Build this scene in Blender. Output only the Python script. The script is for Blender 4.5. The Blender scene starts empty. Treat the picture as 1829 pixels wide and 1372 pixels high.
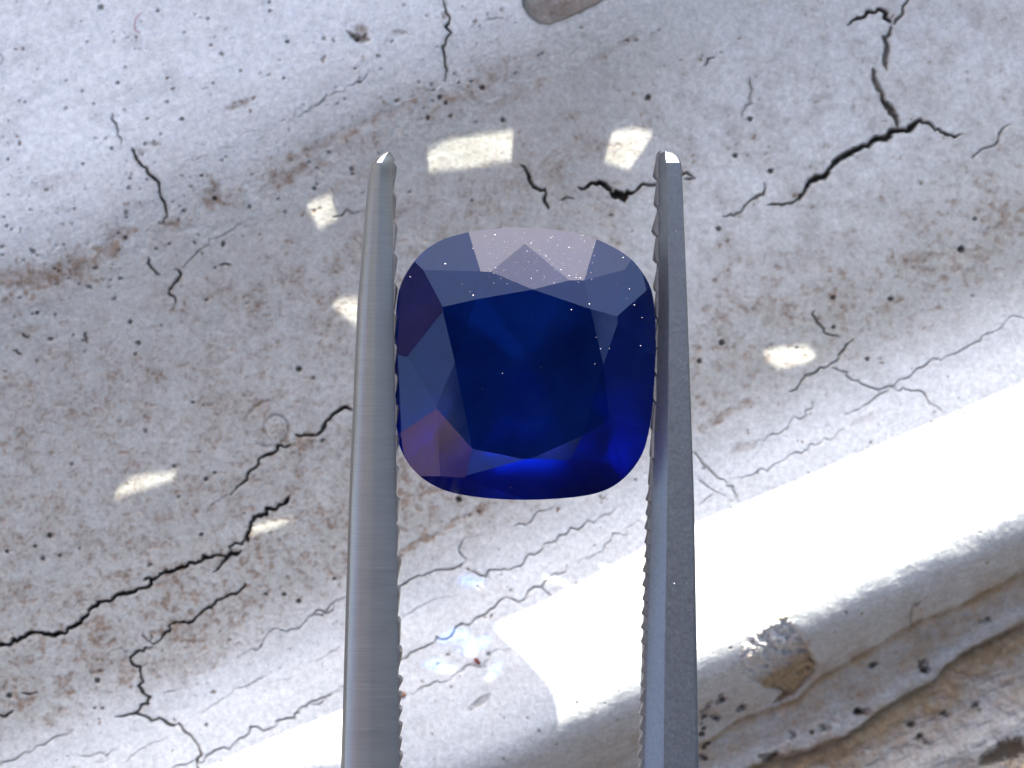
import bpy, bmesh, math, random
import numpy as np
from mathutils import Vector, Matrix

random.seed(7)
rng = np.random.default_rng(11)
scene = bpy.context.scene
COL = scene.collection

# ------------------------------------------------------------------ camera
K = 1.747e-5            # metres per photo pixel at the height of the gem (8 mm wide stone)
GZ = 0.020              # the gem is held 20 mm above the ledge
CZ = 0.150              # height of the lens
KS = K * CZ / (CZ - GZ) # metres per photo pixel on the ledge
CX, CY = 914.5, 686.0

cam_d = bpy.data.cameras.new('camera')
cam = bpy.data.objects.new('camera', cam_d)
COL.objects.link(cam)
cam.location = (0, 0, CZ)
cam_d.sensor_fit = 'HORIZONTAL'
cam_d.sensor_width = 36
cam_d.lens = 36 * (CZ - GZ) / (1829 * K)
cam_d.clip_start = 0.001
cam_d.clip_end = 50
cam_d.dof.use_dof = True
cam_d.dof.focus_distance = CZ - GZ + 0.002
cam_d.dof.aperture_fstop = 200
scene.camera = cam

# ------------------------------------------------------------------ sky and sun
SUN_EL = math.radians(27)
SUN_AZ = math.radians(4)        # from the top of the picture, a touch to the right
SDIR = Vector((math.sin(SUN_AZ) * math.cos(SUN_EL), math.cos(SUN_AZ) * math.cos(SUN_EL), math.sin(SUN_EL)))

world = bpy.data.worlds.new('World')
scene.world = world
world.use_nodes = True
wn = world.node_tree
bg = wn.nodes['Background']
sky = wn.nodes.new('ShaderNodeTexSky')
sky.sky_type = 'NISHITA'
sky.sun_disc = False
sky.sun_elevation = SUN_EL
sky.sun_rotation = SUN_AZ
sky.air_density = 0.47
sky.dust_density = 0.8
sky.ozone_density = 0.5
wn.links.new(sky.outputs[0], bg.inputs[0])
bg.inputs[1].default_value = 0.15

sun_d = bpy.data.lights.new('sun', 'SUN')
sun_d.energy = 2.0
sun_d.angle = math.radians(0.16)
sun_d.color = (1.0, 0.985, 0.955)
sun = bpy.data.objects.new('sun', sun_d)
COL.objects.link(sun)
sun.rotation_euler = SDIR.to_track_quat('Z', 'Y').to_euler()
sun.location = SDIR * 0.5

scene.view_settings.view_transform = 'Standard'
scene.view_settings.look = 'None'
scene.view_settings.exposure = 3.05
scene.view_settings.gamma = 1.0
scene.view_settings.use_curve_mapping = False
scene.render.engine = 'CYCLES'
scene.cycles.max_bounces = 14
scene.cycles.transmission_bounces = 10
scene.cycles.glossy_bounces = 8
scene.cycles.use_denoising = True
scene.cycles.sample_clamp_indirect = 6

# ------------------------------------------------------------------ helpers
def tag(o, label=None, cat=None, group=None, kind=None):
    if label: o['label'] = label
    if cat: o['category'] = cat
    if group: o['group'] = group
    if kind: o['kind'] = kind
    return o

def empty(name, loc=(0, 0, 0)):
    o = bpy.data.objects.new(name, None)
    COL.objects.link(o)
    o.location = loc
    o.empty_display_size = 0.002
    return o

def link(name, me, mat=None, parent=None):
    o = bpy.data.objects.new(name, me)
    COL.objects.link(o)
    if mat is not None and not me.materials:
        me.materials.append(mat)
    if parent is not None:
        o.parent = parent
    return o

class NT:
    """small node-tree builder"""
    def __init__(self, name):
        self.m = bpy.data.materials.new(name)
        self.m.use_nodes = True
        self.t = self.m.node_tree
        self.t.nodes.clear()
        self.out = self.n('ShaderNodeOutputMaterial')
    def n(self, typ, **kw):
        nd = self.t.nodes.new(typ)
        for k, v in kw.items():
            if k.startswith('i_'):
                nd.inputs[k[2:].replace('_', ' ')].default_value = v
            else:
                setattr(nd, k, v)
        return nd
    def l(self, a, b):
        self.t.links.new(a, b)
    def attr(self, name):
        return self.n('ShaderNodeAttribute', attribute_name=name).outputs['Fac']
    def noise(self, scale, detail=6, rough=0.6, vec=None, dist=0):
        nd = self.n('ShaderNodeTexNoise')
        nd.inputs['Scale'].default_value = scale
        nd.inputs['Detail'].default_value = detail
        nd.inputs['Roughness'].default_value = rough
        nd.inputs['Distortion'].default_value = dist
        if vec is not None: self.l(vec, nd.inputs['Vector'])
        return nd.outputs['Fac']
    def rng(self, v, a, b, c=0.0, d=1.0):
        nd = self.n('ShaderNodeMapRange')
        nd.inputs[1].default_value = a; nd.inputs[2].default_value = b
        nd.inputs[3].default_value = c; nd.inputs[4].default_value = d
        self.l(v, nd.inputs[0])
        return nd.outputs[0]
    def math(self, op, a, b):
        nd = self.n('ShaderNodeMath', operation=op)
        for i, x in enumerate((a, b)):
            if isinstance(x, (int, float)): nd.inputs[i].default_value = x
            else: self.l(x, nd.inputs[i])
        return nd.outputs[0]
    def mix(self, f, a, b):
        nd = self.n('ShaderNodeMix', data_type='RGBA')
        if isinstance(f, (int, float)): nd.inputs['Factor'].default_value = f
        else: self.l(f, nd.inputs['Factor'])
        for s, x in ((nd.inputs[6], a), (nd.inputs[7], b)):
            if isinstance(x, tuple): s.default_value = (*x, 1)
            else: self.l(x, s)
        return nd.outputs[2]

def sstep(a, b, x):
    t = np.clip((x - a) / (b - a), 0, 1)
    return t * t * (3 - 2 * t)

_perm = rng.permutation(256)
_perm = np.concatenate([_perm, _perm])
_grad = np.stack([np.cos(np.linspace(0, 2 * np.pi, 32, endpoint=False)), np.sin(np.linspace(0, 2 * np.pi, 32, endpoint=False))], 1)
def perlin(x, y):
    xi = np.floor(x).astype(int); yi = np.floor(y).astype(int)
    xf = x - xi; yf = y - yi
    xi &= 255; yi &= 255
    u = xf * xf * xf * (xf * (xf * 6 - 15) + 10); v = yf * yf * yf * (yf * (yf * 6 - 15) + 10)
    def g(ix, iy, dx, dy):
        h = _perm[_perm[ix & 255] + (iy & 255)] & 31
        return _grad[h, 0] * dx + _grad[h, 1] * dy
    a = g(xi, yi, xf, yf); b = g(xi + 1, yi, xf - 1, yf)
    c = g(xi, yi + 1, xf, yf - 1); d = g(xi + 1, yi + 1, xf - 1, yf - 1)
    return (a + u * (b - a)) + v * ((c + u * (d - c)) - (a + u * (b - a)))
def fbm(x, y, o=4, r=0.5):
    s = 0; a = 1; n = 0
    for i in range(o):
        s = s + a * perlin(x * 2 ** i + 17.3 * i, y * 2 ** i + 5.1 * i); n += a; a *= r
    return s / n

# ================================================================== the stone ledge
def axis(lo, hi, step, far_lo, far_hi):
    d = np.arange(lo, hi + step, step)
    a = [lo]; s = step
    while a[-1] > far_lo: s *= 1.25; a.append(a[-1] - s)
    b = [d[-1]]; s = step
    while b[-1] < far_hi: s *= 1.25; b.append(b[-1] + s)
    return np.concatenate([np.array(a[1:])[::-1], d, np.array(b[1:])])
STEP = 2.1
US = axis(-30, 1860, STEP, -2600, 4400)
VS = axis(-30, 1402, STEP, -2300, 3600)
U, V = np.meshgrid(US, VS)
TH = math.radians(24)
CT, ST = math.cos(TH), math.sin(TH)
T = (V - CY) * CT + (U - CX) * ST      # across the moulding, downwards in the picture
L = (U - CX) * CT - (V - CY) * ST      # along the moulding

prof_t = np.array([-4000, -1400, -1000, -760, -600, -514, -440, -250, 0, 180, 300, 380, 450, 520, 575, 615, 655, 705, 760, 900, 960, 1050, 1500, 4000])
prof_z = np.array([1.0, 1.35, 1.62, 1.66, 1.52, 1.22, .95, .50, .20, .18, .38, .98, 1.42, 1.56, 1.46, 1.02, .10, -1.5, -2.3, -2.95, -2.95, -3.3, -3.6, -3.8])
# smooth profile
_tt = np.linspace(-4000, 4000, 8001)
_pz = np.interp(_tt, prof_t, prof_z)
_ker = np.hanning(61); _ker /= _ker.sum()
_pz = np.convolve(np.pad(_pz, 30, mode='edge'), _ker, mode='valid')
Twarp = T + 14 * fbm(L / 420, T / 420, 3) + 5 * fbm(L / 90, T / 60, 3)
H = np.interp(Twarp, _tt, _pz)

def gz(cx, cy, rx, ry, ang=0.0):
    """soft spot mask, photo pixels"""
    c, s = math.cos(ang), math.sin(ang)
    dx, dy = U - cx, V - cy
    a = (dx * c + dy * s) / rx; b = (-dx * s + dy * c) / ry
    return np.exp(-(a * a + b * b))

n_big = fbm(U / 260, V / 260, 4)
n_mid = fbm(U / 70 + 40, V / 70, 4, .6)
n_fine = fbm(U / 17 + 9, V / 17 + 3, 3, .6)
n_vf = fbm(U / 7 + 2, V / 7 + 31, 2, .6)
n_str = fbm(L / 260, T / 26 + 7, 4, .6)     # stretched along the moulding
n_str2 = fbm(L / 120 + 3, T / 13, 3, .6)

stain = np.zeros_like(U); dark = np.zeros_like(U); white = np.zeros_like(U); warm = np.zeros_like(U)

# ---- broad tone: limewashed top, dusty beige hollow, pale lower slope, brown underside
white += sstep(-430, -760, T + 60 * n_big) * .9
white += sstep(150, 300, T + 50 * n_mid) * sstep(640, 560, T) * .60
white += .42 * sstep(1050, 1400, U + .3 * V + 90 * n_big) * sstep(140, -140, T) * sstep(-700, -350, T)
hollow = sstep(-470, -330, T) * sstep(300, 120, T + 70 * n_mid)
stain += hollow * np.clip(.14 + .55 * np.clip(n_mid + .35 * n_fine, -.25, 1), 0, .8)
spk = hollow * (sstep(-80, 120, T) * .7 + .3) * sstep(.02, .30, n_fine + .5 * n_mid)
stain += spk * .55
stain += hollow * .45 * sstep(.0, .35, n_vf + .5 * n_fine + .3 * n_mid) * sstep(1500, 900, U + V * .2) 
# brown creases on the step
cre = np.exp(-((T + 505 + 22 * n_mid) / 34) ** 2) * sstep(1150, 800, U)
stain += cre * np.clip(.35 + 1.3 * n_mid + .6 * n_fine, 0, 1) * .75
for cx, cy, rx, ry, a, s in [(60, 500, 90, 26, -.1, .8), (150, 480, 30, 36, 0, .6), (222, 420, 36, 16, -.5, .7), (200, 445, 22, 20, 0, .7),
                             (385, 357, 30, 18, -.7, .7), (430, 192, 30, 7, -.4, .9), (285, 262, 14, 4, 0, .8), (258, 275, 18, 6, 0, .5),
                             (600, 250, 90, 12, -.45, .55), (530, 315, 60, 14, -.4, .5), (700, 205, 60, 9, -.42, .4), (920, 175, 70, 12, -.45, .4),
                             (1090, 95, 60, 9, -.5, .45), (620, 330, 70, 14, -.5, .3), (100, 330, 60, 16, -.2, .3),
                             (650, 60, 16, 10, .3, .9), (715, 64, 18, 5, .1, .9), (582, 112, 4, 9, .3, .9), (650, 110, 5, 8, 0, .7), (797, 34, 7, 9, 0, .9),
                             (60, 590, 34, 8, -.3, .6), (120, 578, 14, 6, -.3, .6), (52, 527, 6, 6, 0, .8), (65, 532, 6, 6, 0, .9),
                             (505, 770, 20, 18, .5, .75), (546, 791, 22, 18, 0, .65), (470, 735, 26, 18, .5, .25),
                             (330, 1120, 60, 30, -.4, .45), (355, 1170, 120, 40, -.4, .4), (225, 1200, 18, 34, 0, .7), (110, 1230, 26, 26, 0, .6), (100, 1280, 34, 16, -.3, .5),
                             (170, 1112, 26, 12, 0, .5), (40, 1255, 22, 10, -.4, .9), (290, 975, 22, 10, 0, .5), (30, 985, 30, 40, 0, .25),
                             (720, 985, 60, 9, -.45, .65), (760, 963, 18, 7, -.4, .7), (830, 925, 110, 7, -.5, .5), (650, 1000, 80, 22, -.4, .3),
                             (1290, 745, 60, 9, -.5, .55), (1325, 800, 26, 12, -.3, .55), (1540, 750, 30, 8, -.3, .35), (1380, 560, 50, 34, .4, .35), (1650, 515, 20, 10, 0, .5), (1682, 500, 12, 10, 0, .5),
                             (1640, 460, 50, 12, 0, .45), (1740, 455, 50, 12, 0, .45), (1245, 640, 8, 30, 0, .5), (1430, 470, 60, 24, 0, .3), (1590, 545, 30, 14, -.8, .35)]:
    g = gz(cx, cy, rx, ry, a)
    stain += s * sstep(.22, .8, g + .55 * n_fine + .35 * n_mid + .3 * n_vf) * np.clip(.75 + .9 * n_vf + .7 * n_fine, .2, 1.2)
# underside: brown weathered layers
und = sstep(610, 690, T + 26 * n_str + 14 * n_mid)
warm += sstep(585, 640, T) * .5
def line_v(pts):
    return np.interp(U, [p[0] for p in pts], [p[1] for p in pts])
lineA = line_v([(-2000, 2780), (900, 1500), (1282, 1321), (1325, 1289), (1430, 1256), (1472, 1210), (1555, 1167), (1587, 1142), (1645, 1110), (1723, 1081), (1829, 1023), (2400, 760), (4400, -200)])
lineB = line_v([(-2000, 2900), (900, 1590), (1372, 1372), (1451, 1350), (1523, 1325), (1576, 1285), (1630, 1249), (1680, 1224), (1702, 1196), (1738, 1170), (1829, 1124), (2400, 850), (4400, -80)])
dA = V - lineA + 9 * n_mid + 5 * n_fine
dB = V - lineB + 9 * n_mid + 6 * n_fine
low = sstep(-4, 8, dA)
bel = sstep(-4, 10, dB)
lay = np.clip(.60 + .45 * n_str + 1.25 * n_mid + .7 * n_fine + .3 * n_vf, .08, 1.1)
und_st = sstep(640, 690, T + 30 * n_str + 25 * n_mid) * .55 * np.clip(.5 + 1.2 * n_str2 + 1.4 * n_mid, 0, 1)
und_st = und_st * (1 - low) + low * (lay * .85 + .45 * np.exp(-(dA / 16) ** 2))
und_st *= 1 - .75 * np.exp(-((dB + 22) / 15) ** 2) * (1 - bel)
und_st = und_st * (1 - bel) + bel * np.clip(lay + .75 * np.exp(-(dB / 55) ** 2), 0, 1.15)
ledge2 = np.exp(-((T - 940 + 22 * n_str) / 40) ** 2) * sstep(1480, 1660, U)
und_st *= 1 - .85 * ledge2
stain += und_st
dark = np.maximum(dark, .38 * np.exp(-((dB - 8) / 16) ** 2) * sstep(-.25, .3, n_mid + .3) * bel)
dark = np.maximum(dark, .30 * np.exp(-((dA - 4) / 6) ** 2) * sstep(-.2, .3, n_mid + .15 + .5 * n_fine) * sstep(1250, 1330, U))
H += low * (-.22 + .14 * n_str + .32 * n_mid + .04 * n_str2 + .09 * n_fine + .03 * n_vf) + bel * (-.42 + .10 * n_mid)
H += ledge2 * .25

# ---- relief
ero = np.exp(-((T + 505 + 40 * n_mid) / 60) ** 2) * sstep(1250, 900, U)
H += ero * (.10 * n_fine + .05 * n_vf + .10 * n_mid)
stain += .5 * ero * sstep(.08, .4, n_fine + .6 * n_mid + .4 * n_vf)
white -= .35 * sstep(-520, -900, T) * sstep(.0, .4, n_mid + .5 * n_str)
white = np.clip(white, 0, 1.2)
H += .10 * n_big + .035 * n_mid * (1 + .6 * hollow) + .012 * n_fine
H += .010 * n_vf + .05 * n_str * sstep(-300, -600, T)
H -= .05 * np.clip(stain, 0, 1) * (1 - und)

# ---- recessed tan knot at the top edge, and the flaked crater lower right
def poly_sd(pts, u0=None):
    """signed distance (positive inside) to a polygon, evaluated on the grid window around it"""
    p = np.array(pts, float)
    i0, i1 = np.searchsorted(US, [p[:, 0].min() - 40, p[:, 0].max() + 40])
    j0, j1 = np.searchsorted(VS, [p[:, 1].min() - 40, p[:, 1].max() + 40])
    u = U[j0:j1, i0:i1]; v = V[j0:j1, i0:i1]
    d = np.full(u.shape, 1e9); ins = np.zeros(u.shape, bool)
    q = np.roll(p, -1, 0)
    for (ax, ay), (bx, by) in zip(p, q):
        ex, ey = bx - ax, by - ay
        t = np.clip(((u - ax) * ex + (v - ay) * ey) / (ex * ex + ey * ey + 1e-9), 0, 1)
        d = np.minimum(d, np.hypot(u - ax - t * ex, v - ay - t * ey))
        c = ((ay > v) != (by > v)) & (u < (bx - ax) * (v - ay) / (by - ay + 1e-12) + ax)
        ins ^= c
    return np.where(ins, d, -d), (slice(j0, j1), slice(i0, i1))

def z3(pts, ox, oy, s):
    return [(ox + x * s, oy + y * s) for x, y in pts]

sd, w = poly_sd(z3([(1075, -70), (1035, -40), (1025, 0), (1030, 50), (1060, 95), (1110, 125), (1150, 130), (1220, 105), (1300, 70), (1380, 30), (1440, -10), (1465, -50), (1440, -95), (1340, -110), (1200, -100)], 540, 0, .3827))
sdn = sd + 2.5 * n_fine[w]
k = sstep(-1, 5, sdn)
stain[w] = stain[w] * (1 - k) + k * np.clip(.72 + .9 * n_mid[w] + .8 * n_fine[w] + .4 * n_vf[w], .25, 1.1)
white[w] *= 1 - k
H[w] -= k * (.30 + .06 * n_mid[w])
dark[w] = np.maximum(dark[w], .85 * np.exp(-((sdn - 1) / 3.2) ** 2))
crater = [(1322, 1149), (1343, 1124), (1365, 1115), (1401, 1099), (1430, 1124), (1447, 1153), (1464, 1185), (1447, 1213), (1415, 1253), (1380, 1268), (1398, 1242), (1365, 1231), (1336, 1213), (1322, 1178)]
sd, w = poly_sd(crater)
sdn = sd + 12 * n_mid[w] + 11 * n_fine[w] + 4 * n_vf[w]
k = sstep(-2, 7, sdn)
H[w] += k * (-.14 + .42 * n_fine[w] + .5 * n_mid[w] + .14 * n_vf[w] - .0022 * ((U[w] - 1390) * .9 + (V[w] - 1180)))
white[w] = np.maximum(white[w], k * np.clip(.45 + 1.2 * n_mid[w] + n_fine[w], 0, .9))
stain[w] += k * sstep(-.28, .2, .0045 * ((U[w] - 1390) * .9 + (V[w] - 1180)) + .7 * n_mid[w] + .5 * n_fine[w]) * .95
warm[w] = np.maximum(warm[w], .5 * k)
dark[w] = np.maximum(dark[w], .55 * np.exp(-((sdn - 1) / 3.0) ** 2) * sstep(-.1, .3, n_mid[w] + .4 * n_fine[w]))

# snail-like fossil ring
r = np.hypot(U - 480, (V - 757) * 1.0)
ring = np.exp(-((r - 42 + 14 * n_mid + 4 * n_fine) / 2.4) ** 2) * sstep(-.15, .25, n_mid + .6 * n_fine + .05)
ring2 = np.exp(-((np.hypot(U - 492, V - 766) - 22 + 16 * n_mid + 4 * n_fine) / 2.6) ** 2) * sstep(20, -10, (V - 775))
dark = np.maximum(dark, .35 * ring + .4 * ring2)
H += -.05 * ring - .06 * ring2 + .05 * gz(500, 765, 18, 16) + .08 * gz(546, 791, 18, 15)

# ---- cracks (photo pixels)
def jitter(p, amp):
    p = [np.array(q, float) for q in p]
    for _ in range(2):
        o = [p[0]]
        for a, b in zip(p[:-1], p[1:]):
            d = b - a; ln = np.hypot(*d)
            if ln > 7:
                nrm = np.array([-d[1], d[0]]) / ln
                o.append((a + b) / 2 + nrm * rng.normal() * amp * min(ln, 40) * .16)
            o.append(b)
        p = o
    return p

def crack(pts, w0, w1=None, depth=.25, dk=.95, tone=0.0, amp=1.0, taper=True, soft=1.3):
    """w = full width in photo pixels"""
    global H
    if w1 is None: w1 = w0
    w0 *= .82; w1 *= .82
    dk *= .72 if dk <= .5 else (.86 if w0 < 2.6 else .95)
    p = jitter(pts, amp)
    n = len(p) - 1
    for i in range(n):
        a, b = p[i], p[i + 1]
        f0, f1 = i / n, (i + 1) / n
        def wid(f):
            ww = w0 + (w1 - w0) * f
            if taper: ww *= .35 + .65 * min(1, 6 * min(f, 1 - f) + .05)
            return ww * (.75 + .5 * (math.sin(17 * f * n / 3 + w0 * 9) * .5 + .5))
        wa, wb = wid(f0), wid(f1)
        m = max(wa, wb) + 6 + soft
        i0, i1 = np.searchsorted(US, [min(a[0], b[0]) - m, max(a[0], b[0]) + m])
        j0, j1 = np.searchsorted(VS, [min(a[1], b[1]) - m, max(a[1], b[1]) + m])
        if i1 <= i0 or j1 <= j0: continue
        sl = (slice(j0, j1), slice(i0, i1))
        u, v = U[sl], V[sl]
        e = b - a
        t = np.clip(((u - a[0]) * e[0] + (v - a[1]) * e[1]) / (e @ e + 1e-9), 0, 1)
        d = np.hypot(u - a[0] - t * e[0], v - a[1] - t * e[1])
        hw = (wa + (wb - wa) * t) / 2 * (1 + .9 * n_vf[sl] + .5 * n_fine[sl])
        if w0 > 2.6: stain[sl] = np.maximum(stain[sl], .55 * np.exp(-(d / (hw + 5)) ** 2) * np.clip(.5 + 1.6 * n_fine[sl] + n_vf[sl], 0, 1))
        k = sstep(soft, -soft, d - hw) * np.minimum(1, (hw * 2 + .45) / 2.1)
        if tone: stain[sl] = np.maximum(stain[sl], k * tone)
        dark[sl] = np.maximum(dark[sl], k * dk)
        CR[sl] = np.maximum(CR[sl], k * depth)
CR = np.zeros_like(U)
A = lambda pts: z3(pts, 0, 0, .35)
B = lambda pts: z3(pts, 0, 460, .35)
C_ = lambda pts: z3(pts, 0, 900, .35)
D = lambda pts: z3(pts, 560, 880, .3937)
E = lambda pts: z3(pts, 1200, 440, .3498)
F = lambda pts: z3(pts, 1200, 0, .3498)
G = lambda pts: z3(pts, 540, 0, .3827)
Q = lambda pts: z3(pts, 1200, 880, .3586)
# left of the tweezers
crack(B([(1800, 780), (1750, 770), (1690, 815), (1660, 850), (1640, 890), (1600, 910), (1510, 905)]), 6.5, 5, .4)
crack(B([(1480, 955), (1420, 965), (1350, 1015), (1310, 1070), (1270, 1100), (1230, 1160), (1180, 1210)]), 5, 3, .35)
crack(B([(1180, 1210), (1100, 1250), (1050, 1310)]), 1.5, 1, .1, .6)
crack(C_([(1470, -20), (1430, 5), (1410, 30), (1330, 60), (1280, 95), (1265, 150), (1265, 185)]), 7, 6, .45, taper=False)
crack(C_([(1265, 185), (1200, 200), (1170, 220), (1190, 240)]), 3, 2, .3)
crack(C_([(1230, 240), (1150, 290), (1090, 350)]), 8, 3, .4)
crack(C_([(1170, 275), (1120, 262), (1080, 275), (1040, 268), (1000, 305), (900, 335), (830, 355), (790, 385), (740, 390)]), 4.5, 7, .4)
crack(C_([(770, 390), (760, 425), (690, 450), (600, 465), (540, 495), (500, 520), (460, 535), (430, 580), (410, 610), (350, 630), (320, 660), (250, 665), (190, 655), (140, 668), (90, 700), (40, 720), (-60, 735)]), 6, 6.5, .5, taper=False)
crack(C_([(500, 490), (420, 495), (330, 525), (240, 555)]), 1.5, .8, .1, .55)
crack(C_([(1255, 405), (1240, 430), (1190, 460), (1120, 490), (1080, 530), (1030, 555), (995, 590), (985, 605), (940, 605), (890, 610), (870, 650), (840, 665), (730, 670)]), 4, 3, .35)
crack(C_([(770, 670), (765, 715)]), 2, 1.5, .2, .8)
crack(C_([(780, 730), (710, 750), (670, 780), (680, 820), (720, 835), (720, 880), (710, 930), (740, 970), (770, 985), (760, 1020), (710, 1055), (690, 1080)]), 4, 4, .35)
crack(C_([(590, 1085), (740, 1080), (820, 1090), (850, 1110), (900, 1125)]), 3, 5, .3, .9)
crack(C_([(900, 1125), (950, 1160), (1010, 1210), (1040, 1270), (1050, 1380)]), 3, 4, .2, .35, .7)
crack(C_([(690, 1090), (690, 1150), (720, 1200)]), 1.2, 1, .1, .4)
crack(C_([(550, 790), (560, 755), (620, 740), (690, 750)]), 1.6, 1.4, .1, .7)
crack(C_([(440, 850), (500, 855), (550, 840)]), 1.6, 1, .1, .8)
crack(C_([(840, 970), (930, 940)]), 1.5, 1, .1, .7)
crack(C_([(1740, 495), (1640, 545), (1570, 580), (1550, 610), (1490, 640), (1380, 650), (1350, 690), (1290, 740), (1210, 810)]), 2.2, 1.2, .15, .75)
crack(C_([(1740, 725), (1690, 755), (1610, 800), (1540, 825)]), 1.4, 1, .1, .6)
crack(C_([(1520, 880), (1420, 910)]), 1.2, 1, .1, .5)
crack(C_([(1780, 930), (1660, 980), (1580, 1010), (1530, 1050), (1470, 1085), (1420, 1100), (1350, 1150), (1250, 1185), (1200, 1220), (1100, 1250), (1060, 1280), (1000, 1300), (860, 1365)]), 2.4, 2, .18, .75)
crack(C_([(1370, 860), (1310, 905), (1240, 935), (1170, 975), (1100, 1020), (1000, 1080)]), 1.5, 1.2, .12, .65)
crack(C_([(380, 1150), (330, 1180), (230, 1230), (150, 1270), (60, 1310), (-20, 1350)]), 1.6, 2, .15, .75)
crack(C_([(400, 1275), (490, 1275), (600, 1250)]), 1.6, 1.4, .12, .7)
crack(C_([(460, 1340), (560, 1300)]), 1.5, 1.2, .1, .7)
crack(C_([(620, 1340), (700, 1270), (780, 1215), (880, 1175)]), 1.5, 1.2, .1, .65)
crack(C_([(-20, 1090), (70, 1055)]), 4, 2.5, .25)
crack(C_([(110, 965), (155, 970), (210, 970)]), 3, 1, .2, .8)
# under and right of the gem, pale slope
crack(D([(330, 455), (400, 420), (480, 375), (530, 365), (640, 345), (690, 320), (680, 290), (660, 260), (700, 200)]), 2.4, 2, .18, .75)
crack(D([(690, 345), (730, 358), (830, 350), (900, 345), (960, 300), (1040, 255), (1100, 220), (1200, 170), (1300, 110), (1370, 70)]), 2.4, 1.6, .16, .65)
crack(D([(330, 790), (400, 750), (480, 705), (560, 650), (640, 625), (690, 595), (750, 560), (820, 520), (900, 480), (1000, 425), (1050, 400), (1110, 370), (1150, 320)]), 2.4, 2, .18, .75)
crack(D([(1035, 415), (1080, 470)]), 2.2, 1.6, .15, .7)
crack(D([(390, 570), (500, 510), (600, 470), (660, 465)]), 1.3, 1, .1, .5)
crack(D([(1200, 318), (1290, 270), (1320, 235), (1420, 195), (1500, 145)]), 1.8, 1.4, .14, .6)
crack(D([(910, 155), (1000, 110), (1100, 50)]), 2, 1.4, .14, .6)
crack(D([(420, 900), (480, 885), (520, 870), (580, 855), (650, 810), (740, 780), (800, 740), (890, 700)]), 1.8, 1.4, .14, .65)
crack(D([(-20, 560), (80, 510), (180, 460)]), 2, 1.6, .14, .7)
crack(D([(-20, 950), (70, 910), (140, 880)]), 2, 1.6, .14, .6)
crack(E([(730, 330), (750, 400), (790, 450), (850, 465)]), 4, 3, .2, .45)
crack(E([(920, 480), (870, 540), (810, 600), (740, 640), (670, 680), (640, 720), (600, 745)]), 3, 3, .2, .5)
crack(E([(820, 620), (890, 645), (930, 690), (990, 715), (1110, 715), (1200, 735), (1290, 770), (1340, 820), (1380, 850)]), 3, 2, .16, .45)
crack(E([(1850, 350), (1700, 390), (1600, 450), (1530, 500), (1400, 560), (1280, 620), (1180, 680), (1110, 720), (1040, 770), (960, 830), (880, 860)]), 2, 2, .16, .4)
crack(E([(720, 790), (680, 840), (600, 900), (510, 960), (420, 1000)]), 2, 1.5, .14, .42)
crack(E([(870, 935), (770, 980), (710, 1010), (660, 1060), (560, 1100), (450, 1135), (380, 1170), (290, 1190)]), 2, 1.5, .14, .45)
crack(E([(90, 1050), (180, 1130), (260, 1190), (310, 1250), (340, 1300)]), 2.2, 3, .16, .5)
crack(E([(130, 1170), (200, 1240), (290, 1295)]), 2, 1.5, .14, .42)
crack(E([(210, 1265), (130, 1320)]), 1.8, 1.4, .14, .4)
# upper right: the wide open crack
crack(F([(1480, 690), (1400, 690), (1340, 670), (1290, 630)]), 3, 6, .4, .7)
crack(F([(1300, 630), (1230, 640), (1200, 670), (1140, 670), (1090, 710), (1000, 750), (910, 785), (830, 830), (790, 890), (740, 910), (680, 970), (650, 1020)]), 10, 9, .6, .88, .6, amp=.8, soft=3)
crack(F([(655, 1015), (560, 1050), (490, 1050)]), 5, 2, .3, .6)
crack(F([(1150, 650), (1110, 560), (1070, 490)]), 9, 12, .4, .7, .6, amp=.6, soft=3)
crack(F([(1075, 495), (1030, 420), (1020, 360)]), 9, 8, .3, .5, .7, amp=.6, soft=3)
crack(F([(1090, 360), (1090, 270), (1110, 150)]), 9, 8, .3, .6, .6, amp=.6, soft=3)
crack(F([(1110, 120), (1070, 65), (1030, 75), (960, 100), (890, 140)]), 8, 4, .45, .8, .5)
crack(F([(1130, 130), (1170, 60), (1200, -20)]), 7, 5, .3, .25, .7)
crack(F([(470, 940), (440, 1000), (380, 1045), (330, 1090), (260, 1110)]), 4, 2.5, .25, .5)
crack(F([(60, 920), (110, 920)]), 5, 4, .25, .6)
crack(F([(1720, 640), (1640, 750), (1530, 810)]), 3, 3, .2, .3)
crack(F([(160, 350), (220, 300)]), 4, 2, .2, .5)
crack(F([(395, 395), (400, 540), (360, 620)]), 4, 3, .12, .22)
# between the tips
crack(G([(1020, 780), (1040, 790), (1070, 860), (1130, 890), (1130, 940), (1150, 975)]), 5, 6, .35, .7, .4)
crack(G([(1290, 880), (1350, 855), (1400, 860), (1440, 910)]), 6, 9, .5, .9)
crack(G([(1440, 905), (1500, 930), (1550, 900)]), 14, 12, .6, .95)
crack(G([(1550, 900), (1590, 860), (1680, 860), (1829, 838)]), 6, 4, .4, .7)
crack(G([(1200, 940), (1270, 930)]), 4, 2, .2, .35)
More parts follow.
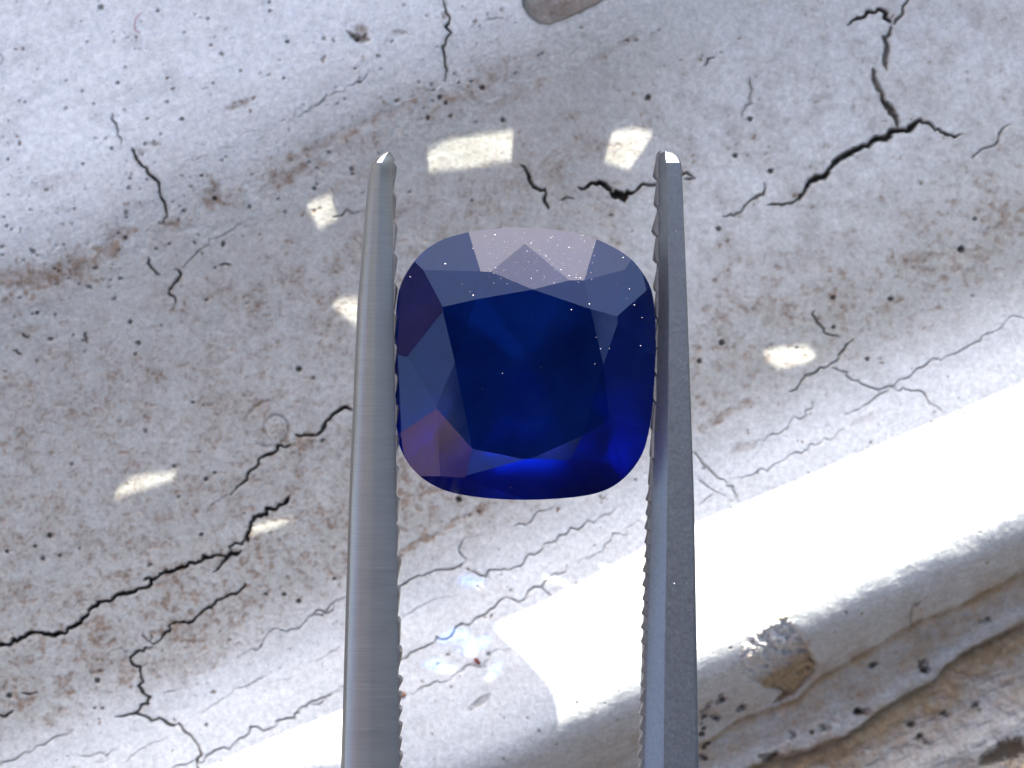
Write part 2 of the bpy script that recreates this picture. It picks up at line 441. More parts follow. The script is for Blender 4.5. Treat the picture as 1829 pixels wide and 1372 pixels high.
# upper left
crack(G([(660, -40), (675, 80), (670, 140), (672, 200), (660, 250), (668, 320), (665, 395)]), 3.4, 3, .3, .85)
crack(G([(-30, 545), (60, 510), (110, 475), (180, 445), (240, 415), (300, 380), (360, 345)]), 1.8, 1.4, .14, .65)
crack(G([(850, 120), (930, 105), (980, 65)]), 2, 1.2, .12, .6)
crack(G([(690, 185), (760, 180)]), 1.6, 1.2, .1, .6)
crack(G([(150, 1018), (280, 990)]), 2.6, 2, .2, .7)
crack(A([(595, 590), (615, 650), (625, 710), (640, 745)]), 2.2, 3, .25, .8)
crack(A([(695, 775), (720, 830), (770, 890), (830, 945), (830, 990), (855, 1040), (862, 1090), (855, 1155)]), 4.6, 3, .35, .92)
crack(A([(945, 870), (1010, 830), (1080, 800)]), 1.6, 1.2, .12, .65)
crack(A([(1140, 765), (1210, 740)]), 1.4, 1, .1, .5)
crack(A([(1240, 715), (1290, 685), (1350, 670)]), 1.4, 1, .1, .55)
crack(A([(1480, 640), (1560, 590), (1640, 550), (1690, 500)]), 1.6, 1.4, .12, .6)
crack(A([(945, 1370), (1050, 1270), (1130, 1215), (1200, 1180), (1280, 1130)]), 2, 1.4, .14, .65)
crack(A([(460, 1115), (520, 1100)]), 1.6, 1, .1, .5)
crack(A([(770, 1320), (785, 1375), (830, 1410)]), 3, 3, .25, .85)
crack(B([(905, 65), (935, 95), (890, 150), (870, 185), (905, 210), (890, 270)]), 4, 2, .25, .8)
crack(B([(1130, 48), (1190, 44)]), 4, 2, .2, .8)
crack(B([(130, 390), (155, 410), (165, 400)]), 4, 3, .2, .85)
crack(B([(85, 480), (125, 497)]), 4, 2, .2, .8)
crack(B([(450, 385), (458, 440)]), 5, 4, .2, .6, .8)
# underside crevices
crack(Q([(1240, 540), (1235, 680)]), 3.5, 4, 0.21, 0.30, soft=3)
crack(Q([(1260, 860), (1300, 920)]), 9, 8, 0.21, 0.30, .9, soft=3)
crack(Q([(940, 1120), (1020, 1130)]), 11, 8, 0.17, 0.30, .9, soft=3)
crack(Q([(500, 1372), (560, 1340)]), 16, 12, 0.28, 0.36, 1., soft=3)
crack(Q([(1600, 1400), (1700, 1350), (1800, 1310)]), 34, 38, .5, .35, 1., soft=8)
# bright scratch across the step
for pts in ([(430, 510), (520, 470), (560, 455)], [(600, 438), (660, 410), (700, 398)], [(720, 392), (790, 365), (850, 348)]):
    p = jitter(G(pts), .4)
    for a, b in zip(p[:-1], p[1:]):
        i0, i1 = np.searchsorted(US, [min(a[0], b[0]) - 6, max(a[0], b[0]) + 6]); j0, j1 = np.searchsorted(VS, [min(a[1], b[1]) - 6, max(a[1], b[1]) + 6])
        sl = (slice(j0, j1), slice(i0, i1)); e = b - a
        t = np.clip(((U[sl] - a[0]) * e[0] + (V[sl] - a[1]) * e[1]) / (e @ e), 0, 1)
        k = sstep(3, 0, np.hypot(U[sl] - a[0] - t * e[0], V[sl] - a[1] - t * e[1]))
        k = k * np.clip(.45 + 1.5 * n_vf[sl] + n_fine[sl], 0, 1)
        white[sl] = np.maximum(white[sl], .9 * k); stain[sl] *= 1 - k
HS = H.copy()
H -= CR

# ---- pits
def pit(x, y, r, depth=.12, dk=.85, el=1.0, an=0.0):
    m = r * max(1, el) + 4
    i0, i1 = np.searchsorted(US, [x - m, x + m]); j0, j1 = np.searchsorted(VS, [y - m, y + m])
    if i1 <= i0 or j1 <= j0: return
    sl = (slice(j0, j1), slice(i0, i1))
    dx, dy = U[sl] - x, V[sl] - y
    c, s = math.cos(an), math.sin(an)
    d = np.hypot((dx * c + dy * s) / el, -dx * s + dy * c) * (1 + .5 * n_vf[sl])
    k = sstep(1.3, -1.3, d - r) * min(1, (r + .3) / 2)
    dark[sl] = np.maximum(dark[sl], k * dk)
    H[sl] -= k * depth
def tval(x, y): return (y - CY) * CT + (x - CX) * ST
cnt = 0
while cnt < 600:
    x, y = rng.uniform(-20, 1850), rng.uniform(-20, 1390)
    t = tval(x, y)
    band = math.exp(-((t + 520) / 110) ** 2)
    p = .35 * (t < -380) + .9 * band * (x < 900) + .10 * (-380 < t < 250) + .05 * (250 < t < 360)
    if x > 1150: p *= .35
    if 750 < x < 930 and 225 < y < 320 or 540 < x < 615 and 345 < y < 415 or 1070 < x < 1175 and 225 < y < 310: p = 0
    if rng.random() > p: continue
    r_ = 0.6 + rng.gamma(1.3, .62)
    pit(x, y, min(r_, 4.5), .06 + .03 * r_, rng.uniform(.15, .58), rng.choice([1, 1, 1.3, 1.6]), -TH + rng.normal() * .5)
    cnt += 1
for x, y, r_ in [(535, 660, 5.5), (560, 676, 3), (346, 719, 3), (90, 957, 5), (64, 976, 3.5), (78, 998, 4), (108, 992, 3.5), (143, 979, 2.5), (14, 985, 4), (269, 1009, 3.5), (360, 955, 4), (508, 1062, 4), (534, 1074, 5), (597, 1034, 3),
                 (320, 888, 3), (384, 845, 3), (130, 829, 3), (262, 770, 3), (170, 1265, 2.5), (184, 1265, 3), (371, 1293, 3), (331, 218, 4), (862, 161, 5), (776, 165, 3), (797, 188, 4),
                 (820, 893, 6), (873, 1165, 3.5), (867, 1187, 1.8), (855, 915, 3), (1289, 613, 6), (1249, 646, 5), (1548, 642, 4), (1488, 585, 4), (1488, 533, 5), (1590, 535, 5), (1716, 446, 7), (1338, 215, 5), (1283, 410, 5), (1375, 307, 6), (1312, 280, 5),
                 (388, 357, 5), (72, 560, 4), (103, 563, 3), (236, 576, 4), (245, 633, 3), (640, 78, 4), (486, 12, 3), (486, 28, 3), (289, 27, 3), (377, 41, 3), (517, 81, 4), (218, 154, 3.5), (155, 169, 2.5), (305, 188, 3), (54, 188, 2.5), (176, 191, 2.5), (270, 217, 3), (387, 155, 2.5), (435, 133, 3), (24, 290, 3), (156, 297, 3), (207, 270, 3), (266, 262, 3), (239, 323, 3), (269, 325, 2.5)]:
    pit(x, y, r_ * .85, .06 + .02 * r_, .72)
pit(860, 1247, 7, .05, .42, 2.6, -.65); pit(845, 1258, 5, .03, .3, 2.5, -.5)
pit(700, 1335, 8, .05, .3, 1.6, -.3)
for zx, zy, r_ in [(178, 1082, 11), (168, 1112, 9), (255, 1028, 10), (244, 1012, 6), (230, 1135, 8), (212, 1120, 5), (168, 1180, 7), (172, 1225, 9), (186, 1268, 9), (168, 1300, 6), (176, 1345, 10), (365, 1078, 7), (345, 1092, 5), (1290, 905, 11), (1275, 880, 8), (985, 1128, 12), (955, 1120, 8), (1240, 1205, 9), (1290, 1250, 8), (1310, 1290, 7), (1595, 655, 9), (1025, 880, 8), (780, 1212, 8), (730, 1226, 6), (500, 1350, 12), (540, 1345, 10), (620, 1240, 7), (1560, 1110, 9), (1400, 1140, 7)]:
    x, y = Q([(zx, zy)])[0]
    for q in range(4): pit(x + rng.normal() * r_ * .5, y + rng.normal() * r_ * .4, r_ * rng.uniform(.25, .6), .10, rng.uniform(.2, .5), 1.5, -TH)
# little hollow, upper middle
sd, w = poly_sd([(622, 62), (640, 68), (656, 70), (664, 78), (646, 84), (632, 78)])
k = sstep(-3, 5, sd + 3 * n_vf[w]); H[w] -= .25 * k; stain[w] += k * .8; dark[w] = np.maximum(dark[w], .35 * k)

def ledge_height(u, v):
    j = int(np.clip(np.searchsorted(VS, v), 1, len(VS) - 1)); i = int(np.clip(np.searchsorted(US, u), 1, len(US) - 1))
    return float(H[j, i]) * 1e-3

def smooth_height(u, v):   # without the cracks
    j = int(np.clip(np.searchsorted(VS, v), 1, len(VS) - 1)); i = int(np.clip(np.searchsorted(US, u), 1, len(US) - 1))
    return float(HS[j, i]) * 1e-3

def px(u, v, z=0.0):       # photo pixel on the ledge -> metres
    return Vector(((u - CX) * KS, (CY - v) * KS, z))
def pg(u, v, z=GZ):        # photo pixel at gem height -> metres
    return Vector(((u - CX) * K, (CY - v) * K, z))

nv, nu = U.shape
co = np.stack([(U - CX) * KS, (CY - V) * KS, H * 1e-3], -1).reshape(-1, 3).astype(np.float32)
idx = np.arange(nv * nu).reshape(nv, nu)
quads = np.stack([idx[1:, :-1], idx[1:, 1:], idx[:-1, 1:], idx[:-1, :-1]], -1).reshape(-1, 4)
me = bpy.data.meshes.new('stone_ledge')
me.vertices.add(len(co)); me.vertices.foreach_set('co', co.ravel())
me.loops.add(quads.size); me.loops.foreach_set('vertex_index', quads.ravel().astype(np.int32))
me.polygons.add(len(quads))
me.polygons.foreach_set('loop_start', np.arange(0, quads.size, 4, dtype=np.int32))
me.polygons.foreach_set('use_smooth', np.ones(len(quads), bool))
me.update()
for nm, arr in (('stain', stain), ('dark', dark), ('white', white), ('warm', warm)):
    at = me.attributes.new(nm, 'FLOAT', 'POINT')
    at.data.foreach_set('value', np.clip(arr, 0, 1.2).astype(np.float32).ravel())

s = NT('weathered_limestone')
geo = s.n('ShaderNodeTexCoord').outputs['Object']
nA = s.noise(260, 8, .65, geo); nB = s.noise(1500, 6, .7, geo); nC = s.noise(5200, 3, .7, geo); nD = s.noise(15000, 3, .75, geo)
grey = s.mix(s.rng(nA, .3, .7), (.335, .325, .262), (.41, .40, .33))
grey = s.mix(s.rng(nB, .35, .75), grey, (.455, .45, .385))
wht = s.mix(s.rng(nB, .3, .7), (.84, .845, .745), (.91, .915, .82))
c = s.mix(s.math('MULTIPLY', s.attr('white'), s.rng(nA, .25, .6, .75, 1.0)), grey, wht)
lav = s.mix(s.rng(nB, .3, .7), (.43, .375, .305), (.51, .45, .375))
c = s.mix(s.attr('warm'), c, lav)
tan = s.mix(s.rng(nB, .35, .65), (.165, .095, .042), (.36, .25, .135))
tan = s.mix(s.rng(nA, .35, .65), tan, (.315, .22, .112))
beige = s.mix(s.rng(nB, .35, .65), (.185, .128, .08), (.32, .255, .18))
tan = s.mix(s.rng(s.attr('warm'), .05, .4), beige, tan)
st = s.math('MULTIPLY', s.attr('stain'), s.rng(nC, .3, .7, .72, 1.1))
st.node.use_clamp = True
c = s.mix(st, c, tan)
dk = s.math('MULTIPLY', s.attr('dark'), s.rng(nC, .25, .6, .8, 1.0))
c = s.mix(dk, c, (.036, .029, .022))
grain = s.math('MULTIPLY', s.rng(nC, .3, .7, .80, 1.12), s.rng(nD, .3, .7, .84, 1.14))
gm = s.n('ShaderNodeMix', data_type='RGBA', blend_type='MULTIPLY'); gm.inputs['Factor'].default_value = 1
s.l(c, gm.inputs[6])
cb = s.n('ShaderNodeCombineColor'); [s.l(grain, cb.inputs[i]) for i in range(3)]
s.l(cb.outputs[0], gm.inputs[7])
bs = s.n('ShaderNodeBsdfPrincipled')
s.l(gm.outputs[2], bs.inputs['Base Color'])
bs.inputs['Roughness'].default_value = .7
bs.inputs['Specular IOR Level'].default_value = .22
bp = s.n('ShaderNodeBump'); bp.inputs['Strength'].default_value = .5; bp.inputs['Distance'].default_value = .00006
s.l(s.math('ADD', s.math('MULTIPLY', nD, .25), s.math('ADD', nB, s.math('MULTIPLY', nC, .5))), bp.inputs['Height'])
s.l(bp.outputs[0], bs.inputs['Normal'])
s.l(bs.outputs[0], s.out.inputs[0])
ledge = link('stone_ledge', me, s.m)
tag(ledge, 'weathered pale limestone moulding with cracks, pits and brown stains under the gem', kind='structure')

# ================================================================== unseen stencil board, added to shape sun and shade (beyond the top edge)
PY = 0.046                       # the board stands 5 cm up the ledge
def to_board(u, v):              # follow the sunlight from a spot on the ledge back to the board
    h = smooth_height(u, v) if (v - CY) * CT + (u - CX) * ST < 500 else 1.5e-3
    p = px(u, v, h)
    t = (PY - p.y) / SDIR.y
    q = p + SDIR * t
    return (q.x, q.z)
def m_(name, col, rough=.7, spec=.3):
    k = NT(name); b = k.n('ShaderNodeBsdfPrincipled')
    crd = k.n('ShaderNodeTexCoord').outputs['Object']
    n1 = k.noise(300, 6, .6, crd)
    k.l(k.mix(k.rng(n1, .3, .7), tuple(x * .75 for x in col), tuple(min(1, x * 1.2) for x in col)), b.inputs['Base Color'])
    b.inputs['Roughness'].default_value = rough; b.inputs['Specular IOR Level'].default_value = spec
    k.l(b.outputs[0], k.out.inputs[0])
    return k.m
stencil_mat = m_('pale_stencil', (.72, .69, .66), .85)  # pale, so the added screen bounces light onto the ledge
def densify(p, n=6):
    o = []
    for a, b in zip(p[:-1], p[1:]):
        for i in range(n): o.append((a[0] + (b[0] - a[0]) * i / n, a[1] + (b[1] - a[1]) * i / n))
    return o + [p[-1]]
left_line = [(-1900, 2390), (-600, 1812), (0, 1537), (370, 1370), (500, 1312), (612, 1266), (640, 1256)]
shadow_lobe = [(646, 1300), (640, 1345), (600, 1356), (560, 1357), (525, 1364), (505, 1385), (500, 1450), (505, 1580), (560, 1640), (940, 1640), (1000, 1580), (1008, 1450), (1006, 1372), (1003, 1320), (995, 1262), (984, 1232), (965, 1200), (936, 1168), (905, 1140), (878, 1116)]  # rounded outline added to throw the rounded shadow below the gem
right_line = [(900, 1106), (950, 1084), (1050, 1032), (1150, 978), (1240, 935), (1400, 868), (1600, 781), (1829, 682), (2300, 478), (3800, -180)]
top = [to_board(*p) for p in densify(left_line) + densify(shadow_lobe, 3) + densify(right_line)]
bottom_z = -0.004
outer = top + [(top[-1][0], bottom_z), (top[0][0], bottom_z)]
patches = [  # openings whose sun spots stand in for light thrown by the gem
    G([(585, 710), (640, 685), (700, 660), (840, 635), (985, 612), (980, 700), (975, 765), (880, 780), (780, 795), (595, 818)]),
    G([(1445, 625), (1540, 605), (1640, 630), (1590, 710), (1520, 805), (1405, 765)]),
    G([(20, 970), (80, 935), (140, 915), (155, 985), (180, 1025), (85, 1082)]),
    B([(1690, 245), (1740, 215), (1800, 205), (1870, 230), (1870, 390), (1760, 310)]),
    B([(580, 1235), (600, 1190), (670, 1125), (800, 1105), (920, 1090), (880, 1140), (760, 1185), (650, 1215)]),
    C_([(1275, 130), (1330, 100), (1450, 80), (1535, 68), (1500, 92), (1400, 132), (1280, 168)]),
    E([(455, 540), (540, 520), (680, 505), (745, 560), (690, 600), (540, 630), (490, 590)]),
    D([(1030, 370), (1080, 380), (1165, 405), (1150, 416), (1060, 398)]),
    D([(1275, 318), (1330, 325), (1385, 345), (1340, 352)]),
    G([(558, 1140), (575, 1130), (592, 1138), (575, 1150)]),
]
blue = [  # openings whose tinted spots stand in for light through the gem
    D([(560, 650), (640, 610), (700, 620), (720, 655), (810, 640), (790, 690), (720, 730), (650, 720), (660, 680), (580, 680)]),
    D([(480, 770), (560, 745), (620, 770), (660, 800), (570, 805)]),
    D([(775, 830), (820, 770), (855, 760), (845, 810), (800, 840)]),
    D([(640, 400), (700, 375), (780, 400), (760, 435)]),
]
holes = [[to_board(*p) for p in pl] for pl in patches]
bholes = [[to_board(*p) for p in pl] for pl in blue]
from mathutils.geometry import delaunay_2d_cdt
def board_mesh(outer_, holes_):
    pts, edges = [], []
    for lp in [outer_] + holes_:
        b0 = len(pts); n = len(lp)
        pts += [Vector((x * 1000, z * 1000)) for x, z in lp]
        edges += [(b0 + i, b0 + (i + 1) % n) for i in range(n)]
    vs2, _, tris, _, _, _ = delaunay_2d_cdt(pts, edges, [], 0, 1e-6)
    def inside(x, y, lp):
        c = False
        for (ax, ay), (bx, by) in zip(lp, lp[1:] + lp[:1]):
            ax *= 1000; ay *= 1000; bx *= 1000; by *= 1000
            if (ay > y) != (by > y) and x < (bx - ax) * (y - ay) / (by - ay) + ax: c = not c
        return c
    keep = []
    for t in tris:
        cx = sum(vs2[i].x for i in t) / len(t); cy = sum(vs2[i].y for i in t) / len(t)
        if inside(cx, cy, outer_) and not any(inside(cx, cy, h) for h in holes_): keep.append(tuple(t))
    b = bmesh.new()
    bv = [b.verts.new((v.x / 1000, 0, v.y / 1000)) for v in vs2]
    for t in keep:
        try: b.faces.new([bv[i] for i in t])
        except ValueError: pass
    bmesh.ops.delete(b, geom=[v for v in b.verts if not v.link_faces], context='VERTS')
    ex = bmesh.ops.extrude_face_region(b, geom=b.faces[:])
    for v in ex['geom']:
        if isinstance(v, bmesh.types.BMVert): v.co.y += .00006
    bmesh.ops.recalc_face_normals(b, faces=b.faces)
    m = bpy.data.meshes.new('panel'); b.to_mesh(m); b.free()
    return m
bme = board_mesh(outer, holes + bholes)
board = empty('light_stencil', (0, PY, 0))
tag(board, 'thin unseen screen added beyond the upper edge, its openings throwing spots of sun', 'screen')
link('panel', bme, stencil_mat, board)
def filter_mat(name, col):
    k = NT(name); tr = k.n('ShaderNodeBsdfTransparent'); tr.inputs[0].default_value = (*col, 1)
    gl = k.n('ShaderNodeBsdfGlossy'); gl.inputs['Roughness'].default_value = .1
    mx = k.n('ShaderNodeMixShader'); mx.inputs[0].default_value = .04
    k.l(tr.outputs[0], mx.inputs[1]); k.l(gl.outputs[0], mx.inputs[2]); k.l(mx.outputs[0], k.out.inputs[0])
    return k.m
blue_filter_mat = filter_mat('blue_gel', (.07, .19, .72))  # filter added to tint the sun spots blue
for hb in bholes:
    x0 = min(p[0] for p in hb) - 2e-4; x1 = max(p[0] for p in hb) + 2e-4
    z0 = min(p[1] for p in hb) - 2e-4; z1 = max(p[1] for p in hb) + 2e-4
    pm = bpy.data.meshes.new('blue_filter'); pm.from_pydata([(x0, .0006, z0), (x1, .0006, z0), (x1, .0006, z1), (x0, .0006, z1)], [], [(0, 1, 2, 3)])
    link('blue_filter', pm, blue_filter_mat, board)

# ================================================================== unseen slabs added to tint and darken what the gem and steel mirror
def slab(name, cx, cy, cz, sx, sy, sz, rz, mat, label, cat, bev=.0):
    b = bmesh.new(); bmesh.ops.create_cube(b, size=1)
    for v in b.verts: v.co = Vector((v.co.x * sx, v.co.y * sy, v.co.z * sz))
    if bev: bmesh.ops.bevel(b, geom=b.edges[:], offset=bev, segments=3, affect='EDGES')
    m = bpy.data.meshes.new(name); b.to_mesh(m); b.free()
    o = link(name, m, mat); o.location = (cx, cy, cz); o.rotation_euler = (0, 0, rz)
    return tag(o, label, cat)
slab('overhead_reflection_slab', 0, 0, CZ + .0065, .166, .078, .008, 0, m_('black_slab_mat', (.012, .012, .014), .2), 'unseen black slab added above the gem to darken its reflections', 'overhead_reflection_slab', .0025)  # added out of view; keeps the table and prongs dark
slab('rosy_reflection_slab', -.72, -.62, .45, .85, .08, 2.3, math.radians(-50), m_('rosy_slab_mat', (.34, .22, .21), .9), 'unseen rosy slab added left of the view for pinkish facet reflections', 'reflection_slab')  # added out of view; gives the lower left facets a pinkish reflection
slab('mauve_reflection_slab', -.60, .26, .55, .34, .30, 2.2, math.radians(24), m_('mauve_slab_mat', (.92, .70, .64), .95), 'unseen mauve slab added at upper left for mauve facet reflections', 'reflection_block')  # added out of view; gives the upper left facets something mauve to mirror
slab('dark_reflection_slab', .62, -.62, .55, 2.4, .08, 2.6, math.radians(46), m_('dark_slab_mat', (.008, .009, .012), 1, 0), 'unseen dark slab added below the view to darken facet reflections', 'reflection_slab')  # added out of view; keeps the lower and right facets dark

# ================================================================== the sapphire
ZP = .3935
def gl_(x, y): return np.array([(660 + x * ZP - CX) * K, (CY - 380 - y * ZP) * K])
outline = [(700, 70), (570, 74), (450, 90), (330, 125), (240, 182), (172, 268), (135, 350), (121, 450), (117, 600), (119, 800), (126, 1000), (145, 1080), (182, 1145), (235, 1200), (300, 1242), (380, 1272), (500, 1292), (600, 1300), (700, 1303), (850, 1298), (1000, 1280), (1100, 1245), (1180, 1180), (1240, 1090), (1270, 980), (1287, 850), (1297, 650), (1299, 500), (1284, 370), (1250, 290), (1190, 215), (1110, 160), (1000, 112), (850, 80)]
def catmull(pts, n=6):
    p = np.array(pts, float); N = len(p); o = []
    for i in range(N):
        a, b, c, d = p[i - 1], p[i], p[(i + 1) % N], p[(i + 2) % N]
        for j in range(n):
            t = j / n
            o.append(.5 * ((2 * b) + (-a + c) * t + (2 * a - 5 * b + 4 * c - d) * t * t + (-a + 3 * b - 3 * c + d) * t ** 3))
    return o
ring = [gl_(*p) for p in catmull(outline, 5)]
gc = gl_(710, 686)
ring = [p - gc for p in ring]
loc = lambda x, y: gl_(x, y) - gc
TB = [loc(*p) for p in [(482, 397), (740, 352), (1000, 440), (1058, 690), (965, 1010), (720, 1120), (468, 1070), (390, 680)]]
GR = [loc(*p) for p in [(205, 222), (715, 70), (1188, 213), (1297, 640), (1185, 1175), (715, 1303), (228, 1195), (117, 640)]]
SS = [loc(*p) for p in [(505, 270), (972, 310), (1120, 472), (1085, 930), (900, 1120), (440, 1200), (308, 890), (335, 430)]]   # SS[i] between TB[i] and TB[i+1]
HH = [loc(*p) for p in [(450, 90), (1030, 122), (1272, 340), (1268, 990), (1010, 1278), (400, 1277), (127, 1010), (124, 400)]]
ZT, ZG = 1.06e-3, .12e-3
planes = []
def plane3(name, a, b, c, up=1):
    a, b, c = map(Vector, (a, b, c))
    n = (b - a).cross(c - a).normalized()
    if n.z * up < 0: n = -n
    planes.append((name, a, n))
STAR = [12, 11, 13.5, 11.5, 12.5, 13, 14, 11.5]
def edge_dist(p, a, b_):
    e = b_ - a; return abs(e[0] * (p - a)[1] - e[1] * (p - a)[0]) / np.hypot(*e)
SZ = [ZT - math.tan(math.radians(STAR[i])) * edge_dist(SS[i], TB[i], TB[(i + 1) % 8]) for i in range(8)]
mains = []
for i in range(8):
    s0, s1 = SS[i - 1], SS[i]
    M_ = np.array([s0 - TB[i], s1 - TB[i]]); g = np.linalg.solve(M_, np.array([SZ[i - 1] - ZT, SZ[i] - ZT]))   # z gradient of the kite
    zg = ZT + float(g @ (GR[i] - TB[i]))
    hi = .36e-3 if i == 1 else .24e-3
    if not (.10e-3 < zg < hi):
        g = g * (ZT - min(max(zg, .12e-3), hi)) / (ZT - zg)
    mains.append(g)
def zmain(i, p):
    return ZT + float(mains[i] @ (p - TB[i]))
v3 = lambda p, z: (p[0], p[1], z)
planes.append(('table_facet', Vector((0, 0, ZT)), Vector((.0, .0, 1)).normalized()))
for i in range(8):
    j = (i + 1) % 8
    g = mains[i]
    planes.append(('main_facet', Vector(v3(TB[i], ZT)), Vector((-g[0], -g[1], 1)).normalized()))
    sz = min(zmain(i, SS[i]), zmain(j, SS[i]), SZ[i])
    plane3('star_facet', v3(TB[i], ZT), v3(TB[j], ZT), v3(SS[i], sz))
    plane3('girdle_facet', v3(SS[i], sz), v3(GR[i], zmain(i, GR[i]) - .03e-3), v3(HH[i], ZG + (.17e-3 if i < 2 else 0)))
    plane3('girdle_facet', v3(SS[i], sz), v3(HH[i], ZG + (.17e-3 if i < 2 else 0)), v3(GR[j], zmain(j, GR[j]) - .03e-3))
ZC = -3.1e-3
for i in range(8):
    j = (i + 1) % 8
    for frac, gp in ((0.0, GR[i]),):
        n2 = gp / np.hypot(*gp)
        r0 = float(np.hypot(*gp)); g = (-.2e-3 - ZC) / r0
        planes.append(('pavilion_facet', Vector(v3(gp, -.2e-3)), Vector((n2[0] * g, n2[1] * g, -1)).normalized()))
    m1 = (GR[i] + HH[i]) / 2; m2 = (GR[j] + HH[i]) / 2
    for m in (m1, m2):
        n2 = m / np.hypot(*m); r0 = float(np.hypot(*m)); g = (-.16e-3 - ZC) / r0 * 1.16
        planes.append(('pavilion_facet', Vector(v3(m, -.14e-3)), Vector((n2[0] * g, n2[1] * g, -1)).normalized()))

bm = bmesh.new()
vb = [bm.verts.new((p[0], p[1], -4e-3)) for p in ring]; vt = [bm.verts.new((p[0], p[1], 3e-3)) for p in ring]
N = len(ring)
# work in millimetres for robust cutting
for v in bm.verts: v.co *= 1000
bm.faces.new(vt); bm.faces.new(vb[::-1])
for i in range(N): bm.faces.new((vb[i], vb[(i + 1) % N], vt[(i + 1) % N], vt[i]))
bmesh.ops.recalc_face_normals(bm, faces=bm.faces)
for nm, p, n in planes:
    r_ = bmesh.ops.bisect_plane(bm, geom=bm.verts[:] + bm.edges[:] + bm.faces[:], dist=1e-5, plane_co=p * 1000, plane_no=n, clear_outer=True)
    ed = [e for e in r_['geom_cut'] if isinstance(e, bmesh.types.BMEdge) and e.is_valid and e.is_boundary]
    if ed:
        bmesh.ops.holes_fill(bm, edges=ed, sides=0)
bmesh.ops.remove_doubles(bm, verts=bm.verts, dist=2e-4)
bmesh.ops.recalc_face_normals(bm, faces=bm.faces)

gm_ = NT('sapphire')
fr = gm_.n('ShaderNodeFresnel'); fr.inputs[0].default_value = 1.52
rf = gm_.n('ShaderNodeBsdfRefraction'); rf.inputs['IOR'].default_value = 1.77; rf.inputs['Roughness'].default_value = 0.34
gcoord = gm_.n('ShaderNodeTexCoord').outputs['Object']
zone = gm_.noise(420, 4, .55, gcoord)
rf_col = gm_.mix(gm_.rng(zone, .35, .65), (.007, .062, .25), (.015, .11, .38))
gm_.l(rf_col, rf.inputs['Color'])
glo = gm_.n('ShaderNodeBsdfGlossy'); 
gge = gm_.n('ShaderNodeNewGeometry')
gm_.l(gm_.mix(gge.outputs['Backfacing'], (1, 1, 1), (.06, .27, .75)), glo.inputs['Color'])
smear = gm_.noise(1300, 6, .7, gcoord)
gm_.l(gm_.math('ADD', gm_.rng(smear, .4, .8, .03, .12), gm_.math('MULTIPLY', gge.outputs['Backfacing'], .3)), glo.inputs['Roughness'])
mxs = gm_.n('ShaderNodeMixShader')
gm_.l(fr.outputs[0], mxs.inputs[0]); gm_.l(rf.outputs[0], mxs.inputs[1]); gm_.l(glo.outputs[0], mxs.inputs[2])
silk = gm_.n('ShaderNodeBsdfDiffuse')      # fine silk inside the stone scatters an even navy
gm_.l(gm_.mix(gm_.rng(zone, .3, .7), (.0010, .010, .085), (.0022, .020, .150)), silk.inputs[0])
mx2 = gm_.n('ShaderNodeMixShader'); mx2.inputs[0].default_value = .075
gm_.l(rf.outputs[0], mx2.inputs[1]); gm_.l(silk.outputs[0], mx2.inputs[2])
gm_.l(mx2.outputs[0], mxs.inputs[1])
gm_.l(mxs.outputs[0], gm_.out.inputs[0])
sapphire = gm_.m

gem = empty('gemstone', (gc[0], gc[1], GZ))
tag(gem, 'deep blue cushion cut sapphire gripped between the two tweezer prongs', 'gemstone')
groups = {}
for f in bm.faces:
    key = None
    c0 = f.calc_center_median()
    for q, (nm, p, n) in enumerate(planes):
        if f.normal.dot(n) > .99995 and abs((c0 - p * 1000).dot(n)) < 2e-3:
            key = (nm, q); break
    if key is None: key = ('girdle', -1)
    groups.setdefault(key, []).append(f)
GEM_FACES = [([v.co.copy() for v in f.verts], f.normal.copy()) for f in bm.faces if f.normal.z > .2]
for (nm, q), fs in sorted(groups.items(), key=lambda a: a[0][1]):
    vm = {}; vs = []; ff = []
    for f in fs:
        idl = []
        for v in f.verts:
            if v.index not in vm or True:
                kx = tuple(round(x, 5) for x in v.co)
                if kx not in vm: vm[kx] = len(vs); vs.append(tuple(x / 1000 for x in v.co))
            idl.append(vm[kx])
        ff.append(idl)
    fm = bpy.data.meshes.new(nm); fm.from_pydata(vs, [], ff)
    if nm == 'girdle': fm.shade_smooth()
    link(nm, fm, sapphire, gem)
print('gem faces', len(bm.faces), {k: len(v) for k, v in groups.items() if k[1] < 1}, 'groups', len(groups))
bm.free()

# ---- dust on the crown
def specks(name, spots, mat, parent):
    vs, fs = [], []
    for (x, y, z), r in spots:
        b0 = len(vs)
        st_ = rng.uniform(.6, 1.5)
        for d in ((1, 0, 0), (-1, 0, 0), (0, 1, 0), (0, -1, 0), (0, 0, 1), (0, 0, -1)):
            vs.append((x + d[0] * r * st_, y + d[1] * r, z + d[2] * r * .8))
        for a, b, c in ((0, 2, 4), (2, 1, 4), (1, 3, 4), (3, 0, 4), (2, 0, 5), (1, 2, 5), (3, 1, 5), (0, 3, 5)): fs.append((b0 + a, b0 + b, b0 + c))
    m = bpy.data.meshes.new(name); m.from_pydata(vs, [], fs)
    o = link(name, m, mat, parent); o['kind'] = 'stuff'
    return o
dustm = m_('pale_dust', (.8, .8, .8), .6)
def crown_z(x, y):
    z = 9
    for nm, p, n in planes:
        if n.z > .1: z = min(z, p.z - ((x - p.x) * n.x + (y - p.y) * n.y) / n.z)
    return z
spots = []
def ds(zx, zy, r):
    r = r * .78; p = loc(zx, zy); spots.append(((p[0], p[1], crown_z(p[0], p[1]) + r * .5), r))
for _ in range(480):
    ds(rng.uniform(520, 1040), rng.uniform(90, 330), rng.gamma(1.5, 2.9e-6))
